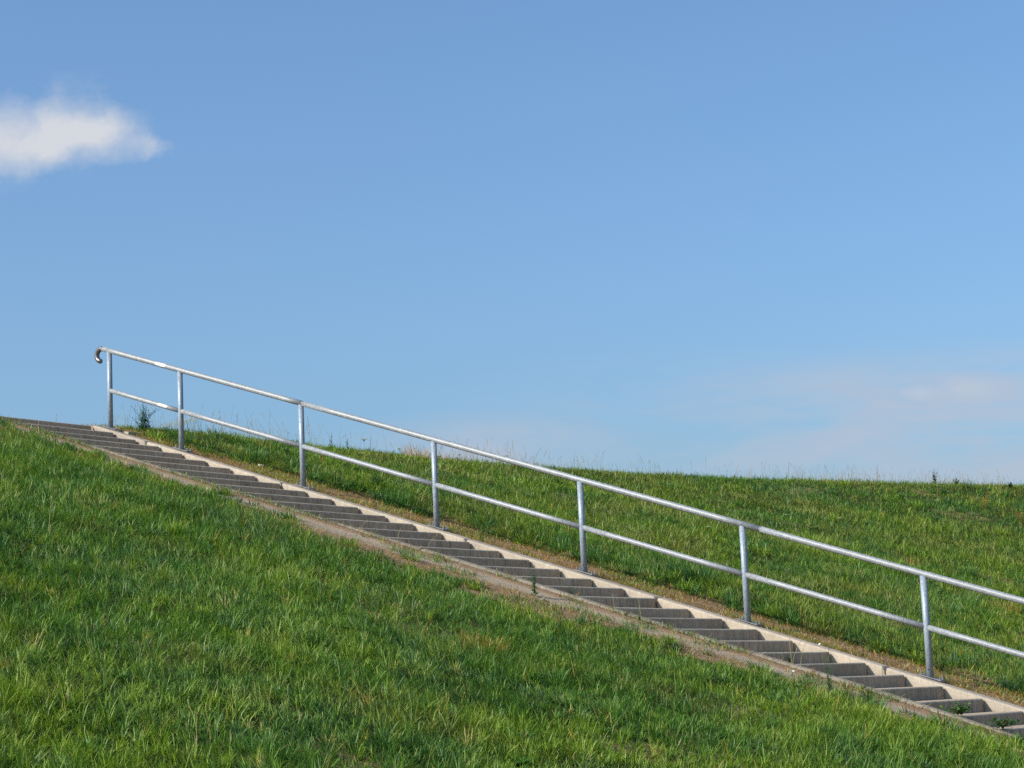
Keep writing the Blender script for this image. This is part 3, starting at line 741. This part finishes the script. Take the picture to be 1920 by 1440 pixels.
clump('green_tuft', 'tall dark tuft of coarse grass behind the railing right of the fifth post', 7.75, 1.55, 420, .22, .28, ['deep', 'mid', 'blue'], [3, 3, 3])
# dock stalks: rusty branching seed heads
def dock(label, s, c, H, nst, spread):
    z = float(ground(s, c)); t = thing('dock_plant', label, 'plant', (s, c, z))
    for i in range(nst):
        st = ([], [], []); hd = ([], [], [])
        az = 6.28*i/nst+random.uniform(-.5, .5); ln = random.uniform(.2, 1)*spread; h = H*random.uniform(.75, 1.05)
        stalk_geo(st, Vector((0, 0, 0)), h, az, ln, 0, 0, (.32, .17, .07), (0, 0, 0), .005, .6)
        for j in range(60):
            tt = random.uniform(.45, 1); a = ln*(.3+.6*tt)
            p = Vector((math.cos(az)*math.sin(a)*h*tt, math.sin(az)*math.sin(a)*h*tt, h*tt*math.cos(a)))
            p += Vector((random.gauss(0, .010), random.gauss(0, .010), random.gauss(0, .008)))
            cv = random.uniform(.6, 1.2); leaf(hd, p, Vector((random.gauss(0, 1), random.gauss(0, 1), .4)), Vector((0, 0, 1)), .018, .014, (.50*cv, .22*cv, .085*cv))
        flush('seed_head', hd, flush('stem', st, t))
dock('rust coloured branching dock stalks high on the right slope', 4.69, 17.1, .42, 5, .75)
dock('rusty dock stalks at the right edge below the higher rusty stalks', 5.5, 16.7, .36, 3, .7)
dock('short orange brown dock spike right of the third post under the mid rail', 1.98, 2.1, .24, 1, .1)
# white umbels
def umbel(label, s, c, H, rad, n, col=(.70, .69, .60)):
    z = float(ground(s, c)); t = thing('umbel_flower', label, 'flower', (s, c, z), 0, 'umbel flowers in the rear meadow'); st = ([], [], []); hd = ([], [], [])
    stalk_geo(st, Vector((0, 0, 0)), H*.82, 0, .02, 0, 0, (.09, .14, .04), (0, 0, 0), .004, .5)
    for i in range(n):
        an = 2.4*i; r = rad*math.sqrt((i+.5)/n); e = Vector((math.cos(an)*r, math.sin(an)*r, H-.15*r*r/rad-random.uniform(0, .008)))
        b = Vector((0, 0, H*.80)); d = e-b
        stalk_geo(st, b, d.length, math.atan2(d.y, d.x), math.acos(d.z/d.length)/.8, 0, 0, (.12, .16, .05), (0, 0, 0), .0018, .5)
        for q in range(7):
            p = e+Vector((random.gauss(0, .0065), random.gauss(0, .0065), random.gauss(0, .002))); cv = random.uniform(.8, 1.1)
            leaf(hd, p, Vector((random.gauss(0, 1), random.gauss(0, 1), random.uniform(0, .4))), Vector((0, 0, 1)), .011, .010, tuple(x*cv for x in col))
    flush('stem', st, t); flush('flower_head', hd, t)
for a in (('broad white umbel flower under the crest right of the third post', .55, 4.75, .26, .055, 26), ('pair like white umbel midway between third and fourth post', 1.02, 4.95, .24, .038, 18),
          ('cream umbel flower beside the leafy clump under the mid rail', 1.95, 2.95, .27, .050, 20, (.62, .60, .30)), ('small white umbel right of the fourth post between the rails', 1.05, 6.35, .25, .030, 14),
          ('little white umbel furthest right of those near the fourth post', .75, 8.0, .24, .032, 14), ('white umbel low between the rails right of the fourth post', 1.35, 6.95, .24, .030, 14),
          ('brown faded umbel between third and fourth post', 1.3, 5.5, .24, .035, 14, (.34, .17, .10)), ('small brown umbel just left of the fourth post', 1.2, 6.1, .22, .028, 12, (.30, .15, .09)),
          ('white umbel head between top and mid rail left of the seventh post', 4.55, 11.6, .20, .05, 16), ('faint white umbel head on the rear slope right of the sixth post', 4.15, 10.6, .20, .035, 12),
          ('pale umbel near the sixth post above the mid rail', 5.5, 5.8, .22, .04, 14), ('pinkish umbel tangled at the grass edge left of the fourth post', 3.95, 1.45, .22, .032, 14, (.45, .30, .22))):
    umbel(*a)
# frothy pale flowering mass by the second post
bmv = ([], [], [])
for i in range(900):
    f_ = random.random(); r_ = random.gauss(0, .05)
    p = Vector((.18*f_-.09+random.gauss(0, .05), .5*f_-.25+random.gauss(0, .05), .10+.13*f_+random.gauss(0, .022)))
    cv = random.uniform(.75, 1.05); leaf(bmv, p, Vector((random.gauss(0, 1), random.gauss(0, 1), random.gauss(0, .5))), Vector((0, 0, 1)), .013, .011, (.62*cv, .58*cv, .48*cv))
for i in range(40):
    f_ = random.random(); stalk_geo(bmv, Vector((.18*f_-.09, .5*f_-.25, 0)), .10+.13*f_, random.uniform(0, 6.28), .3, 0, 0, (.12, .15, .05), (0, 0, 0), .003)
o = flush('flowering_herb', bmv); o.location = (.06, 1.55, float(ground(.06, 1.55))-.02)
tag(o, 'frothy pale flowering herb leaning behind the second post', 'flower')
# seed stalks standing singly in front of the risers
for k, (s, c, z, H, az, ln, hd, lb) in enumerate((
        (10.80, -2.12, None, .50, 2.5, .12, .35, 'tall thin straw stalk before the lower stairs, left of the paired ones'),
        (10.66, -1.86, None, .30, .4, .55, .5, 'left one of two leaning straw stalks in front of the lower steps'),
        (10.74, -1.86, None, .29, .5, .38, .5, 'right one of two leaning straw stalks in front of the lower steps'),
        (5.86, -1.98, None, .16, .6, .75, .5, 'short pale seed stalk leaning right in front of the steps below the third post'),
        (6.32, -1.95, None, .17, .9, .35, .5, 'small straw stalk between the two leaning pale stalks'),
        (6.70, -1.98, None, .24, .6, .75, .45, 'longer pale seed stalk leaning right, left of the fourth post'),
        (1.05, -1.9, None, .12, .6, .2, .3, 'tiny straw stalk at the very top steps'),
        (8.85, -1.9, None, .17, 3.0, .1, .3, 'thin pale stalk upright before the steps under the fifth post'),
        (3.55, -1.9, None, .17, .6, .6, .3, 'yellow green stalk leaning over the upper steps below the second post'),
        (9.95, -3.2, None, .45, 2.8, .10, .4, 'dry stalk rising from the front slope edge to the lower steps'),
        (6.6, -6.9, None, .35, 1.0, .1, .35, 'upright straw stalk alone in the left middle of the front slope'),
        (.28, -2.35, None, .42, 2.9, .10, .0, 'bare thin stem against the sky at the top left corner of the slope'))):
    zz = float(ground(s, c)) if z is None else z
    bmv = ([], [], []); stalk_geo(bmv, Vector((0, 0, 0)), H, az, ln, hd, .008, (.44, .36, .17) if k != 8 else (.2, .26, .06), (.52, .42, .22), .0042, .5)
    o = flush('seed_stalk', bmv); o.location = (s, c, zz); tag(o, lb, 'grass stalk', 'single seed stalks by the stairs')
# scraps and stones
def scrap(name, label, cat, s, c, z, size, flat, mat):
    bm = bmesh.new(); bmesh.ops.create_icosphere(bm, subdivisions=2, radius=size)
    for v in bm.verts:
        n_ = 1+.35*math.sin(v.co.x/size*3.1+s*7)+.2*math.sin(v.co.y/size*5.3+c*5); v.co = Vector((v.co.x*n_*1.35, v.co.y*n_*.8, v.co.z*flat*n_))
    o = from_bm(name, bm, mat); o.location = (s, c, z); o.rotation_euler = (0, math.atan(K), s*3)
    return tag(o, label, cat)
scrap('litter_scrap', 'crumpled white scrap lying in the dry grass left of the third post', 'litter', 2.02, .86, float(ground(2.02, .86))+.01, .030, .5, M_white)
scrap('pebble', 'white pebble on the far curb right of the sixth post', 'pebble', 9.90, .20, base_z(9.9)+.004, .014, .5, M_white)
scrap('pebble', 'white chip on the dusty strip beside the paired seed stalks', 'pebble', 10.75, -2.02, float(ground(10.75, -2.02))+.006, .017, .4, M_white)
scrap('pebble', 'grey stone behind the leaning weed on the near strip', 'pebble', 8.38, -2.38, float(ground(8.38, -2.38))+.01, .035, .5, M_dusty)
